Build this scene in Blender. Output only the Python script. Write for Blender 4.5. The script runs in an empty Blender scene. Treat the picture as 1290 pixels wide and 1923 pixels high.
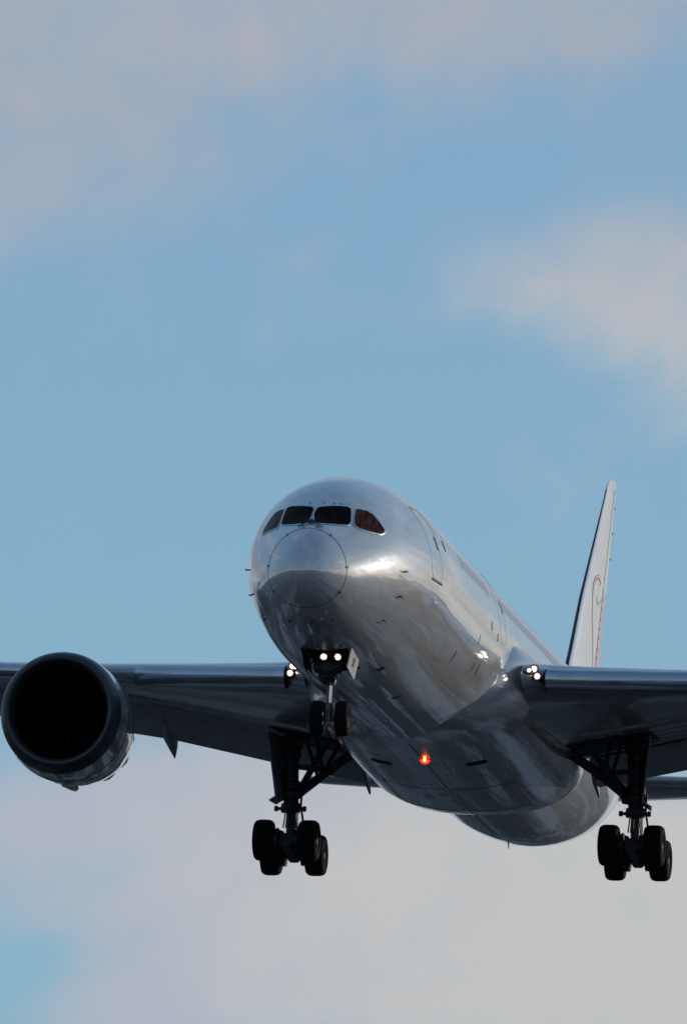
import bpy, bmesh, math, random
from mathutils import Vector, Matrix
R = math.radians
sc = bpy.context.scene

# ------------------------------------------------------------------ camera
THETA = 0.110                       # camera tilts up towards the approaching aircraft
FPX = 26460.0                       # focal length in photograph pixels (1290 wide)
cam_d = bpy.data.cameras.new('camera')
cam = bpy.data.objects.new('camera', cam_d)
sc.collection.objects.link(cam)
cam.location = (0, 0, 2.0)
cam.rotation_euler = (math.pi / 2 + THETA, 0, 0)
cam_d.sensor_fit = 'HORIZONTAL'
cam_d.sensor_width = 36.0
cam_d.lens = 36.0 * FPX / 1290.0
cam_d.clip_start = 1.0
cam_d.clip_end = 60000
sc.camera = cam
sc.view_settings.view_transform = 'Standard'
sc.view_settings.look = 'None'
sc.view_settings.exposure = 0.0
sc.view_settings.gamma = 1.0

# ------------------------------------------------------------------ sun (low, on the port side, a little in front of the aircraft)
SUN_AZ, SUN_EL = R(57.0), R(9.0)      # azimuth clockwise from +Y (the way the camera looks)
sun_dir = Vector((math.sin(SUN_AZ) * math.cos(SUN_EL), math.cos(SUN_AZ) * math.cos(SUN_EL), math.sin(SUN_EL)))
sd = bpy.data.lights.new('sun', 'SUN')
sd.energy = 1.6
sd.angle = R(0.53)
sd.color = (1.0, 0.90, 0.78)
so = bpy.data.objects.new('sun', sd)
sc.collection.objects.link(so)
so.rotation_euler = (-sun_dir).to_track_quat('-Z', 'Y').to_euler()

# ------------------------------------------------------------------ world: physical sky with broken cloud
W = bpy.data.worlds.new('World')
sc.world = W
W.use_nodes = True
nt = W.node_tree
nt.nodes.clear()
N, L = nt.nodes, nt.links

def mth(op, a, b=None, c=None, clamp=False, t=None):
    t = t or nt
    n = t.nodes.new('ShaderNodeMath')
    n.operation = op
    n.use_clamp = clamp
    for i, v in enumerate((a, b, c)):
        if v is None:
            continue
        if isinstance(v, (int, float)):
            n.inputs[i].default_value = v
        else:
            t.links.new(v, n.inputs[i])
    return n.outputs[0]

def mixc(f, a, b, t=None, mode='MIX'):
    t = t or nt
    n = t.nodes.new('ShaderNodeMix')
    n.data_type = 'RGBA'
    n.blend_type = mode
    for s, v in ((n.inputs[0], f), (n.inputs[6], a), (n.inputs[7], b)):
        if isinstance(v, (int, float)):
            s.default_value = v
        elif isinstance(v, tuple):
            s.default_value = (*v, 1) if len(v) == 3 else v
        else:
            t.links.new(v, s)
    return n.outputs[2]

def noise(vec, scale, detail=5, rough=0.5, t=None, dist=0.0):
    t = t or nt
    n = t.nodes.new('ShaderNodeTexNoise')
    n.inputs['Scale'].default_value = scale
    n.inputs['Detail'].default_value = detail
    n.inputs['Roughness'].default_value = rough
    n.inputs['Distortion'].default_value = dist
    if vec is not None:
        t.links.new(vec, n.inputs['Vector'])
    return n.outputs[0]

def remap(v, a, b, c=0.0, d=1.0, smooth=True, t=None):
    t = t or nt
    n = t.nodes.new('ShaderNodeMapRange')
    n.interpolation_type = 'SMOOTHSTEP' if smooth else 'LINEAR'
    t.links.new(v, n.inputs[0])
    for i, x in enumerate((a, b, c, d)):
        n.inputs[i + 1].default_value = x
    return n.outputs[0]

sky = N.new('ShaderNodeTexSky')
sky.sky_type = 'NISHITA'
sky.sun_disc = False
sky.sun_elevation = SUN_EL
sky.sun_rotation = SUN_AZ
sky.air_density = 1.0
sky.dust_density = 0.6
sky.ozone_density = 3.0
tc = N.new('ShaderNodeTexCoord')
sep = N.new('ShaderNodeSeparateXYZ')
L.new(tc.outputs['Generated'], sep.inputs[0])
gx, gy, gz = sep.outputs
DEG = 57.29578
az = mth('MULTIPLY', mth('ARCTAN2', gx, gy), DEG)
el = mth('MULTIPLY', mth('ARCSINE', gz), DEG)
cmb = N.new('ShaderNodeCombineXYZ')
L.new(az, cmb.inputs[0]); L.new(el, cmb.inputs[1])
ae = cmb.outputs[0]                   # sky position in degrees (azimuth, elevation)

def bank(a0, e0, ra, re, amp, rot=0.0):
    """one soft bank of cloud centred on azimuth a0, elevation e0 (degrees)"""
    da = mth('SUBTRACT', az, a0); de = mth('SUBTRACT', el, e0)
    c, s = math.cos(rot), math.sin(rot)
    u = mth('DIVIDE', mth('ADD', mth('MULTIPLY', da, c), mth('MULTIPLY', de, s)), ra)
    v = mth('DIVIDE', mth('SUBTRACT', mth('MULTIPLY', de, c), mth('MULTIPLY', da, s)), re)
    q = mth('ADD', mth('MULTIPLY', u, u), mth('MULTIPLY', v, v))
    return mth('MULTIPLY', mth('POWER', 2.71828, mth('MULTIPLY', q, -1.0)), amp)

def px(x, y):                         # where a cloud stands in the sky: degrees
    return (x - 645) / 461.8, 6.303 - (y - 961.5) / 461.8

CLOUDS = [  # x, y, half-sizes in degrees, strength, tilt
    (560, -160, 2.6, 0.62, 1.5, 0.0), (60, 130, 0.75, 0.62, 1.05, 0.3), (0, 430, 0.50, 0.22, 0.45, 0.2), (1000, 30, 0.6, 0.33, .5, 0),
    (1330, 510, 0.48, 0.30, 1.0, 0.0), (980, 525, 0.40, 0.20, 0.62, 0.1), (1330, 740, 0.30, 0.26, 0.7, 0.0), (1170, 610, .42, .17, .4, -.1), (1130, 420, .26, .12, .3, .2),
    (575, 480, 0.20, 0.10, 0.42, 0.5), (500, 610, 0.08, 0.14, 0.3, 0.0), (640, 580, .15, .1, .18, 0),
    (250, 1490, 0.9, 0.22, 1.0, 0.1), (900, 1620, 1.5, 0.42, 1.3, 0.0), (1150, 1850, 1.6, 0.5, 1.2, 0.0), (280, 1890, 0.42, 0.19, 0.8, 0.2),
    (560, 1780, .7, .25, .35, 0),
    (20, 1830, 0.24, 0.09, -0.30, 0.55), (60, 1700, .35, .16, .35, 0), (330, 1760, .12, .1, -.25, 0), (420, 1700, .6, .3, .3, 0), (230, 1640, 0.26, 0.11, -0.22, 0.2), (60, 1560, .5, .2, .35, 0),
]
fld = None
for x, y, ra, re, amp, rot in CLOUDS:
    a0, e0 = px(x, y)
    b = bank(a0, e0, ra, re, amp, rot)
    fld = b if fld is None else mth('ADD', fld, b)
n1 = noise(ae, 0.9, 6, 0.5, dist=0.4)
n2 = noise(ae, 3.2, 6, 0.6, dist=0.5)
wob = mth('ADD', mth('MULTIPLY', mth('SUBTRACT', n1, 0.5), 1.1), mth('MULTIPLY', mth('SUBTRACT', n2, 0.5), 0.68))
n4 = noise(ae, 2.0, 7, 0.62, dist=0.6)
near = mth('MULTIPLY', remap(mth('ADD', fld, wob), 0.0, 1.2), mth('ADD', remap(n4, 0.36, 0.62, 0.70, 1.0), remap(el, 5.4, 6.2, 0.22, 0.0), clamp=True))
# the rest of the sky: larger banks, thicker towards the horizon
vs = N.new('ShaderNodeVectorMath'); vs.operation = 'MULTIPLY'
L.new(tc.outputs['Generated'], vs.inputs[0]); vs.inputs[1].default_value = (1, 1, 2.6)
nf = noise(vs.outputs[0], 2.6, 7, 0.55, dist=0.5)
low = remap(el, 0.0, 32.0, 0.16, -0.09)
far = remap(mth('ADD', nf, low), 0.47, 0.66)
inwin = mth('MULTIPLY', remap(mth('ABSOLUTE', az), 1.7, 4.5, 1, 0), remap(mth('ABSOLUTE', mth('SUBTRACT', el, 6.3)), 2.3, 4.5, 1, 0))
cm = mth('ADD', mth('MULTIPLY', near, inwin), mth('MULTIPLY', far, mth('SUBTRACT', 1.0, inwin)))
cm = mth('MULTIPLY', cm, 0.93)

SKYK = 0.11
# the photograph's clear blue in units of the background strength
skyc = mixc(1.0, sky.outputs[0], (1.0, 1.0, 1.0), mode='MULTIPLY')
blue_low = (0.245 / SKYK, 0.455 / SKYK, 0.615 / SKYK)
blue_hi = (0.215 / SKYK, 0.400 / SKYK, 0.610 / SKYK)
bl = mixc(remap(el, 4.0, 9.0), blue_low, blue_hi)
bl = mixc(remap(el, 10, 80), bl, (0.07 / SKYK, 0.16 / SKYK, 0.34 / SKYK))
clear = mixc(0.82, skyc, bl)
shade = remap(noise(ae, 0.8, 4, 0.5), 0.35, 0.65)
c_top = mixc(shade, (0.355 / SKYK, 0.405 / SKYK, 0.475 / SKYK), (0.420 / SKYK, 0.43 / SKYK, 0.485 / SKYK))
c_low = mixc(remap(mth('ADD', az, mth('MULTIPLY', shade, 0.8)), -0.9, 1.2), (0.430 / SKYK, 0.465 / SKYK, 0.545 / SKYK), (0.560 / SKYK, 0.550 / SKYK, 0.535 / SKYK))
cc = mixc(remap(el, 6.6, 8.0), c_low, c_top)
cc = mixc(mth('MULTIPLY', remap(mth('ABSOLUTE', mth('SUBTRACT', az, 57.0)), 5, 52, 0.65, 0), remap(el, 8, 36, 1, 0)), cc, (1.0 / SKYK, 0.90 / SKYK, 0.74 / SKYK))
far_k = remap(noise(vs.outputs[0], 5.0, 5, 0.6), 0.3, 0.7, 0.55, 1.25)
fk = mth('ADD', inwin, mth('MULTIPLY', far_k, mth('SUBTRACT', 1.0, inwin)))
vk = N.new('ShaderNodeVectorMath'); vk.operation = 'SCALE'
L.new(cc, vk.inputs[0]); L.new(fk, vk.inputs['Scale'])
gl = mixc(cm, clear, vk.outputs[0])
bg = N.new('ShaderNodeBackground')
bg.inputs['Strength'].default_value = SKYK
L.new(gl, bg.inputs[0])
wo = N.new('ShaderNodeOutputWorld')
L.new(bg.outputs[0], wo.inputs[0])

# ------------------------------------------------------------------ aircraft attitude
YAW, PIT, ROLL = 0.161, 0.1635, 0.0112
NOSE = (-1.179, 0.604, 400.0)         # right, down, forward of the camera

def cam2world(v):
    ct, st_ = math.cos(THETA), math.sin(THETA)
    return Vector((v[0], v[2] * ct + v[1] * st_, v[2] * st_ - v[1] * ct))

a_ = Vector((math.sin(YAW) * math.cos(PIT), math.sin(PIT), math.cos(YAW) * math.cos(PIT)))
l_ = Vector((math.cos(YAW), 0, -math.sin(YAW)))
u_ = a_.cross(l_)
if u_.y > 0:
    u_ = -u_
l2 = l_ * math.cos(ROLL) - u_ * math.sin(ROLL)
u2 = u_ * math.cos(ROLL) + l_ * math.sin(ROLL)
fw, lw, uw = cam2world(-a_), cam2world(l2), cam2world(u2)
org = cam2world(NOSE) + Vector((0, 0, 2.0))
PLANE = Matrix(((fw.x, lw.x, uw.x, org.x), (fw.y, lw.y, uw.y, org.y), (fw.z, lw.z, uw.z, org.z), (0, 0, 0, 1)))
#GEO
# ------------------------------------------------------------------ fuselage shape (station aft of nose, y to port, z up)
def pchip(xs, ys):
    n = len(xs)
    h = [xs[i + 1] - xs[i] for i in range(n - 1)]
    d = [(ys[i + 1] - ys[i]) / h[i] for i in range(n - 1)]
    m = [d[0]] + [0.0] * (n - 2) + [d[-1]]
    for i in range(1, n - 1):
        if d[i - 1] * d[i] > 0:
            w1, w2 = 2 * h[i] + h[i - 1], h[i] + 2 * h[i - 1]
            m[i] = (w1 + w2) / (w1 / d[i - 1] + w2 / d[i])
    def f(x):
        if x <= xs[0]: return ys[0]
        if x >= xs[-1]: return ys[-1]
        lo = 0
        for i in range(n - 1):
            if xs[i] <= x <= xs[i + 1]:
                lo = i; break
        t = (x - xs[lo]) / h[lo]
        t2, t3 = t * t, t * t * t
        return (2*t3-3*t2+1)*ys[lo] + (t3-2*t2+t)*h[lo]*m[lo] + (-2*t3+3*t2)*ys[lo+1] + (t3-t2)*h[lo]*m[lo+1]
    return f

def prof(tab):
    f = pchip([math.sqrt(a) for a, b in tab], [b for a, b in tab])
    return lambda s: f(math.sqrt(max(s, 0.0)))

fus_w = prof([(0,0),(.3,.57),(1.2,1.15),(2,1.50),(3,1.86),(4,2.15),(5,2.37),(6.5,2.62),(8,2.78),(10,2.87),(12,2.885),(41,2.885),(46,2.66),(50,2.2),(54,1.62),(58,.95),(61,.42),(62.8,.12)])
fus_t = prof([(0,-1.02),(.3,-.36),(1.2,.36),(2,.80),(2.9,1.36),(4,1.98),(5,2.36),(6.5,2.70),(8,2.87),(10,2.96),(12,2.97),(48,2.97),(54,2.9),(58,2.7),(61,2.45),(62.8,2.2)])
fus_b = prof([(0,-1.02),(.3,-1.50),(1.2,-1.97),(2,-2.21),(3,-2.40),(4.85,-2.62),(6.5,-2.78),(8,-2.88),(10,-2.95),(12,-2.97),(40,-2.97),(44,-2.75),(48,-2.2),(52,-1.35),(56,-.4),(60,.7),(62.8,1.7)])
fus_m = prof([(0,-1.02),(1.2,-.92),(3,-.55),(5,-.22),(8,0),(10,0),(42,0),(50,.5),(62.8,1.95)])

def fpt(s, th, off=0.0):
    """point of the skin at station s, angle th from the crown towards port"""
    w, m = fus_w(s) + off, fus_m(s)
    c = math.cos(th)
    h = (fus_t(s) - m if c > 0 else m - fus_b(s)) + off
    return (-s, w * math.sin(th), m + h * c)

def inside(s, y, z):
    w, m = max(fus_w(s), 1e-6), fus_m(s)
    h = max((fus_t(s) - m) if z > m else (m - fus_b(s)), 1e-6)
    return (y / w) ** 2 + ((z - m) / h) ** 2 <= 1

def from_front(y, z):
    lo, hi = 0.0, 12.0
    for _ in range(40):
        md = (lo + hi) / 2
        if inside(md, y, z): hi = md
        else: lo = md
    return hi

def side_y(s, z):
    m = fus_m(s)
    h = (fus_t(s) - m) if z > m else (m - fus_b(s))
    return fus_w(s) * math.sqrt(max(0, 1 - ((z - m) / h) ** 2))

def belly_z(s, y):
    m = fus_m(s)
    return m - (m - fus_b(s)) * math.sqrt(max(0, 1 - (y / fus_w(s)) ** 2))
#ENDGEO

# ------------------------------------------------------------------ materials
def mat(name, col, rough=0.5, metal=0.0, coat=0.0, coat_r=0.05, spec=0.5, emit=None, es=0.0, var=0.0, vscale=3.0, bump=0.0, bscale=4.0, rvar=0.0, stretch=None):
    m = bpy.data.materials.new(name)
    m.use_nodes = True
    t = m.node_tree
    b = t.nodes['Principled BSDF']
    b.inputs['Base Color'].default_value = (*col, 1)
    b.inputs['Roughness'].default_value = rough
    b.inputs['Metallic'].default_value = metal
    b.inputs['Coat Weight'].default_value = coat
    b.inputs['Coat Roughness'].default_value = coat_r
    b.inputs['Specular IOR Level'].default_value = spec
    if emit:
        b.inputs['Emission Color'].default_value = (*emit, 1)
        b.inputs['Emission Strength'].default_value = es
    if var or bump or rvar:
        tcn = t.nodes.new('ShaderNodeTexCoord')
        vec = tcn.outputs['Object']
        if stretch:
            v = t.nodes.new('ShaderNodeVectorMath'); v.operation = 'MULTIPLY'
            t.links.new(vec, v.inputs[0]); v.inputs[1].default_value = stretch
            vec = v.outputs[0]
        if var:
            f = remap(noise(vec, vscale, 6, 0.6, t), 0.3, 0.7, 1 - var, 1 + var * 0.3, t=t)
            c = mixc(1.0, (*col,), (1, 1, 1), t=t, mode='MULTIPLY')
            n = t.nodes.new('ShaderNodeVectorMath'); n.operation = 'SCALE'
            t.links.new(c, n.inputs[0]); t.links.new(f, n.inputs['Scale'])
            t.links.new(n.outputs[0], b.inputs['Base Color'])
        if rvar:
            t.links.new(remap(noise(vec, vscale * 1.7, 5, 0.6, t), 0.3, 0.7, rough - rvar, rough + rvar, t=t), b.inputs['Roughness'])
        if bump:
            bn = t.nodes.new('ShaderNodeBump')
            bn.inputs['Strength'].default_value = 1.0
            bn.inputs['Distance'].default_value = bump
            t.links.new(noise(vec, bscale, 4, 0.5, t), bn.inputs['Height'])
            t.links.new(bn.outputs[0], b.inputs['Normal'])
            t.links.new(bn.outputs[0], b.inputs['Coat Normal'])
    return m

def skin_mat(name, col, rough, metal, bump, seams):
    """pearl paint over a big shell: panel seams, gentle waviness, streaked grime"""
    m = mat(name, col, rough, metal, coat=1.0, coat_r=0.05, spec=0.18)
    t = m.node_tree
    b = t.nodes['Principled BSDF']
    b.inputs['Coat IOR'].default_value = 2.5
    b.inputs['Coat Roughness'].default_value = 0.13 if seams else 0.06
    tcn = t.nodes.new('ShaderNodeTexCoord')
    obj_ = tcn.outputs['Object']
    sp = t.nodes.new('ShaderNodeSeparateXYZ'); t.links.new(obj_, sp.inputs[0])
    st_v = t.nodes.new('ShaderNodeVectorMath'); st_v.operation = 'MULTIPLY'
    t.links.new(obj_, st_v.inputs[0]); st_v.inputs[1].default_value = (0.16, 1.7, 1.7)
    grime = remap(noise(st_v.outputs[0], 1.6, 7, 0.66, t), 0.32, 0.72, 0.82, 1.05, t=t)
    spots = remap(noise(st_v.outputs[0], 9.0, 4, 0.6, t), 0.3, 0.6, 0.93, 1.0, t=t)
    k = mth('MULTIPLY', grime, spots, t=t)
    if seams:
        w_ = mth('ABSOLUTE', mth('SUBTRACT', mth('FRACT', mth('DIVIDE', mth('ADD', sp.outputs[0], 100.0, t=t), seams, t=t), t=t), 0.5, t=t), t=t)
        line = remap(w_, 0.0, 0.006 / seams * 2.2, 0.72, 1.0, smooth=False, t=t)
        k = mth('MULTIPLY', k, line, t=t)
    n = t.nodes.new('ShaderNodeVectorMath'); n.operation = 'SCALE'
    n.inputs[0].default_value = col
    t.links.new(k, n.inputs['Scale'])
    t.links.new(n.outputs[0], b.inputs['Base Color'])
    t.links.new(remap(noise(st_v.outputs[0], 3.0, 5, 0.6, t), 0.3, 0.7, rough * 0.85, rough * 1.25, t=t), b.inputs['Roughness'])
    b2 = t.nodes.new('ShaderNodeBump'); b2.inputs['Strength'].default_value = 1; b2.inputs['Distance'].default_value = bump
    s2 = t.nodes.new('ShaderNodeVectorMath'); s2.operation = 'MULTIPLY'
    t.links.new(obj_, s2.inputs[0]); s2.inputs[1].default_value = (0.07, 1.0, 1.0)
    hv = mth('ADD', mth('MULTIPLY', noise(obj_, 0.8, 2, 0.5, t), 0.8, t=t), mth('MULTIPLY', noise(s2.outputs[0], 2.4, 2, 0.45, t), 1.6, t=t), t=t)
    t.links.new(hv, b2.inputs['Height'])
    t.links.new(b2.outputs[0], b.inputs['Normal']); t.links.new(b2.outputs[0], b.inputs['Coat Normal'])
    return m

M = {}
M['skin'] = skin_mat('pearl_grey_paint', (0.56, 0.56, 0.56), 0.34, 0.03, 0.006, 0)
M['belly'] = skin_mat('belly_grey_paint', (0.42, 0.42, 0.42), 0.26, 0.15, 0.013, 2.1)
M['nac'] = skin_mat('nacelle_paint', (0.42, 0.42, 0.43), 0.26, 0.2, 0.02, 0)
M['fin'] = mat('white_fin_paint', (0.86, 0.845, 0.82), 0.3, 0.0, coat=0.4, var=0.08, vscale=0.8)
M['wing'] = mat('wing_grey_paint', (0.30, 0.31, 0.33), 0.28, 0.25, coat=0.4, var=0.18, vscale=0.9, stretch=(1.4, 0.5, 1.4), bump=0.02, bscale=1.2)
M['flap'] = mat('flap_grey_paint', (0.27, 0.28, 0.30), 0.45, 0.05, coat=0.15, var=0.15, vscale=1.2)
M['slat'] = mat('slat_bare_aluminium', (0.42, 0.45, 0.50), 0.24, 0.9, var=0.12, vscale=1.4, rvar=0.06, stretch=(1, 0.35, 1))
M['lip'] = mat('inlet_lip_dark_metal', (0.03, 0.031, 0.034), 0.4, 0.1, rvar=0.05)
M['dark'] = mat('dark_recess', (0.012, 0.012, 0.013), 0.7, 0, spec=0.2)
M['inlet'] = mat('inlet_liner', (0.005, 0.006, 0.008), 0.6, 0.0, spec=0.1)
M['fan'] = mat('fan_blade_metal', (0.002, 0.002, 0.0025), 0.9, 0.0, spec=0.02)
M['gear'] = mat('gear_grey_metal', (0.10, 0.10, 0.105), 0.45, 0.3, var=0.4, vscale=6)
M['gdoor'] = mat('gear_door_paint', (0.60, 0.60, 0.58), 0.4, 0.0, var=0.15, vscale=3)
M['gdark'] = mat('gear_dark_metal', (0.018, 0.018, 0.021), 0.5, 0.3, var=0.4, vscale=6)
M['chrome'] = mat('polished_oleo_chrome', (0.85, 0.85, 0.83), 0.12, 1.0)
M['tyre'] = mat('tyre_rubber', (0.0055, 0.0055, 0.006), 0.85, 0, spec=0.15, var=0.3, vscale=10)
M['rim'] = mat('wheel_rim_metal', (0.07, 0.066, 0.058), 0.45, 0.5, var=0.3, vscale=8)
M['glass'] = mat('cockpit_glass', (0.014, 0.008, 0.007), 0.12, 0.0, spec=0.02, var=0.6, vscale=2.2, stretch=(1, 3, 0.4))
M['glass_side'] = mat('cockpit_side_glass', (0.085, 0.030, 0.028), 0.12, 0.0, spec=0.04, var=0.85, vscale=2.6, stretch=(1, 5, 0.6))
for k_ in ('glass', 'glass_side'): M[k_].node_tree.nodes['Principled BSDF'].inputs['IOR'].default_value = 1.22
M['frame'] = mat('window_frame_metal', (0.42, 0.46, 0.46), 0.3, 0.4)
M['seam'] = mat('dark_seam', (0.05, 0.05, 0.055), 0.6)
M['cab'] = mat('cabin_window_glass', (0.09, 0.10, 0.12), 0.12, 0.0, coat=0.6)
M['black'] = mat('black_rubber_edge', (0.016, 0.02, 0.026), 0.4, 0.3)
M['red'] = mat('red_livery_line', (0.70, 0.44, 0.46), 0.5)
M['pink'] = mat('pink_livery_band', (0.62, 0.50, 0.58), 0.4)
M['lamp'] = mat('landing_lamp_lens', (1, 1, 1), 0.3, emit=(1.0, 0.86, 0.74), es=14)
M['lampdim'] = mat('taxi_lamp_lens', (1, 1, 1), 0.3, emit=(1.0, 0.88, 0.78), es=7)
M['halo'] = mat('lamp_glow', (0.8, 0.6, 0.4), 0.3, emit=(1.0, 0.42, 0.20), es=0.9)  # warm glowing rim added to imitate the glare around the lamps
M['beacon'] = mat('red_beacon_lens', (0.9, 0.1, 0.05), 0.3, emit=(1.0, 0.035, 0.014), es=2.2)
M['beaconcore'] = mat('beacon_flash_tube', (1, .6, .3), 0.3, emit=(1.0, 0.30, 0.08), es=6)
M['light_alloy'] = mat('nozzle_titanium', (0.45, 0.44, 0.43), 0.35, 0.7, var=0.2, vscale=3)

# ------------------------------------------------------------------ mesh helpers
COL = sc.collection
class MB:
    def __init__(s): s.bm = bmesh.new()
    def loft(s, rings, closed=True, cap=True):
        vs = [[s.bm.verts.new(p) for p in r] for r in rings]
        n = len(rings[0])
        for a, b in zip(vs, vs[1:]):
            for i in range(n if closed else n - 1):
                j = (i + 1) % n
                try: s.bm.faces.new((a[i], a[j], b[j], b[i]))
                except ValueError: pass
        if cap and closed:
            for r in (vs[0], vs[-1]):
                try: s.bm.faces.new(r)
                except ValueError: pass
        return s
    def tube(s, pts, rad, n=14, cap=True):
        pts = [Vector(p) for p in pts]
        if isinstance(rad, (int, float)): rad = [rad] * len(pts)
        rings = []
        ref = None
        for i, p in enumerate(pts):
            d = (pts[min(i + 1, len(pts) - 1)] - pts[max(i - 1, 0)])
            if d.length < 1e-9: d = Vector((0, 0, 1))
            d.normalize()
            if ref is None:
                ref = d.orthogonal().normalized()
            ref = (ref - d * ref.dot(d)).normalized()
            o = d.cross(ref)
            rings.append([p + (ref * math.cos(2 * math.pi * k / n) + o * math.sin(2 * math.pi * k / n)) * rad[i] for k in range(n)])
        return s.loft(rings, cap=cap)
    def steps(s, p0, p1, prof_, n=18):
        """stepped rod: prof_ = [(t, radius)...] along p0-p1"""
        p0, p1 = Vector(p0), Vector(p1)
        d = (p1 - p0).normalized(); ref = d.orthogonal().normalized(); o = d.cross(ref)
        return s.loft([[p0.lerp(p1, t) + (ref * math.cos(2 * math.pi * k / n) + o * math.sin(2 * math.pi * k / n)) * r for k in range(n)] for t, r in prof_])
    def bar(s, p0, p1, w, h, up=(0, 0, 1), w1=None, h1=None, bev=0.2):
        """tapering bar with chamfered rectangular section"""
        p0, p1 = Vector(p0), Vector(p1)
        d = (p1 - p0).normalized(); up = Vector(up)
        if abs(d.dot(up)) > 0.97: up = Vector((1, 0, 0))
        sx = d.cross(up).normalized(); sz = sx.cross(d)
        rings = []
        for p, ww, hh in ((p0, w, h), (p1, w1 or w, h1 or h)):
            a, b = ww / 2, hh / 2
            ca, cb = min(a, b) * bev * 2, min(a, b) * bev * 2
            q = [(a, b - cb), (a - ca, b), (-a + ca, b), (-a, b - cb), (-a, -b + cb), (-a + ca, -b), (a - ca, -b), (a, -b + cb)]
            rings.append([p + sx * x + sz * z for x, z in q])
        return s.loft(rings)
    def slab(s, corners, thick):
        """plate: polygon corners (3D) extruded along its normal"""
        c = [Vector(p) for p in corners]
        n = (c[1] - c[0]).cross(c[2] - c[0]).normalized() * thick
        return s.loft([c, [p + n for p in c]])
    def lathe(s, c, axis, prof_, n=40, ax2=None, cap=False):
        c = Vector(c); ax = Vector(axis).normalized()
        ref = Vector(ax2).normalized() if ax2 else ax.orthogonal().normalized()
        o = ax.cross(ref)
        return s.loft([[c + ax * x + (ref * math.cos(2 * math.pi * k / n) + o * math.sin(2 * math.pi * k / n)) * r for k in range(n)] for x, r in prof_], cap=cap)
    def ball(s, c, r, sq=(1, 1, 1), n=12):
        rings = []
        for i in range(1, n):
            ph = math.pi * i / n
            rings.append([(c[0] + r * sq[0] * math.sin(ph) * math.cos(2 * math.pi * k / (2 * n)), c[1] + r * sq[1] * math.sin(ph) * math.sin(2 * math.pi * k / (2 * n)), c[2] + r * sq[2] * math.cos(ph)) for k in range(2 * n)])
        return s.loft(rings)
    def build(s, name, m, parent=None, smooth=35, label=None):
        bmesh.ops.recalc_face_normals(s.bm, faces=s.bm.faces)
        me = bpy.data.meshes.new(name)
        s.bm.to_mesh(me); s.bm.free()
        for mm in (m if isinstance(m, (list, tuple)) else [m]): me.materials.append(mm)
        me.polygons.foreach_set('use_smooth', [True] * len(me.polygons))
        if smooth: me.set_sharp_from_angle(angle=R(smooth))
        o = bpy.data.objects.new(name, me)
        COL.objects.link(o)
        if parent is not None: o.parent = parent
        if label: o['label'] = label
        return o

def S(s, y, z): return (-s, y, z)

def catmull(P, n, closed=True):
    out = []
    m = len(P)
    for i in range(m if closed else m - 1):
        p = [P[(i + k) % m] if closed else P[min(max(i + k, 0), m - 1)] for k in (-1, 0, 1, 2)]
        for j in range(n):
            t = j / n
            out.append(tuple(0.5 * ((2 * p[1][c]) + (-p[0][c] + p[2][c]) * t + (2 * p[0][c] - 5 * p[1][c] + 4 * p[2][c] - p[3][c]) * t * t + (-p[0][c] + 3 * p[1][c] - 3 * p[2][c] + p[3][c]) * t ** 3) for c in range(len(P[0]))))
    if not closed: out.append(tuple(P[-1]))
    return out

def patch(mb, poly, fn, rings=7, dens=3, edge=0.0, base=None):
    """fill a star-shaped outline given in two surface parameters; fn(u, v, lift) -> point on the surface"""
    pts = []
    m = len(poly)
    for i in range(m):
        a, b = poly[i], poly[(i + 1) % m]
        for j in range(dens):
            pts.append((a[0] + (b[0] - a[0]) * j / dens, a[1] + (b[1] - a[1]) * j / dens))
    cx = sum(p[0] for p in pts) / len(pts); cy = sum(p[1] for p in pts) / len(pts)
    rr = []
    for k in range(rings, 0, -1):
        t = k / rings
        rr.append([fn(cx + (p[0] - cx) * t, cy + (p[1] - cy) * t, 1.0) for p in pts])
    if edge:
        rr.insert(0, [fn(p[0], p[1], -edge) for p in pts])
    vs = [[mb.bm.verts.new(p) for p in r] for r in rr]
    n = len(pts)
    for a, b in zip(vs, vs[1:]):
        for i in range(n):
            mb.bm.faces.new((a[i], a[(i + 1) % n], b[(i + 1) % n], b[i]))
    c = mb.bm.verts.new(fn(cx, cy, 1.0))
    for i in range(n):
        mb.bm.faces.new((vs[-1][i], vs[-1][(i + 1) % n], c))
    return mb

def ribbon(mb, pts, nrm_, w):
    """flat thin strip along pts with the given surface normals, w wide, slightly raised"""
    P = [Vector(p) for p in pts]; Q = [Vector(n).normalized() for n in nrm_]
    rings = []
    for i, p in enumerate(P):
        d = (P[min(i + 1, len(P) - 1)] - P[max(i - 1, 0)]).normalized()
        sdv = d.cross(Q[i]).normalized() * w / 2
        n = Q[i]
        rings.append([p - sdv - n * .004, p - sdv + n * .004, p + sdv + n * .004, p + sdv - n * .004])
    return mb.loft(rings)

def fus_normal(s, y, z):
    def g(s, y, z):
        m = fus_m(s); h = (fus_t(s) - m) if z > m else (m - fus_b(s))
        return (y / fus_w(s)) ** 2 + ((z - m) / h) ** 2
    e = .01
    return Vector((-(g(s + e, y, z) - g(s - e, y, z)), g(s, y + e, z) - g(s, y - e, z), g(s, y, z + e) - g(s, y, z - e))).normalized()

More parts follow.
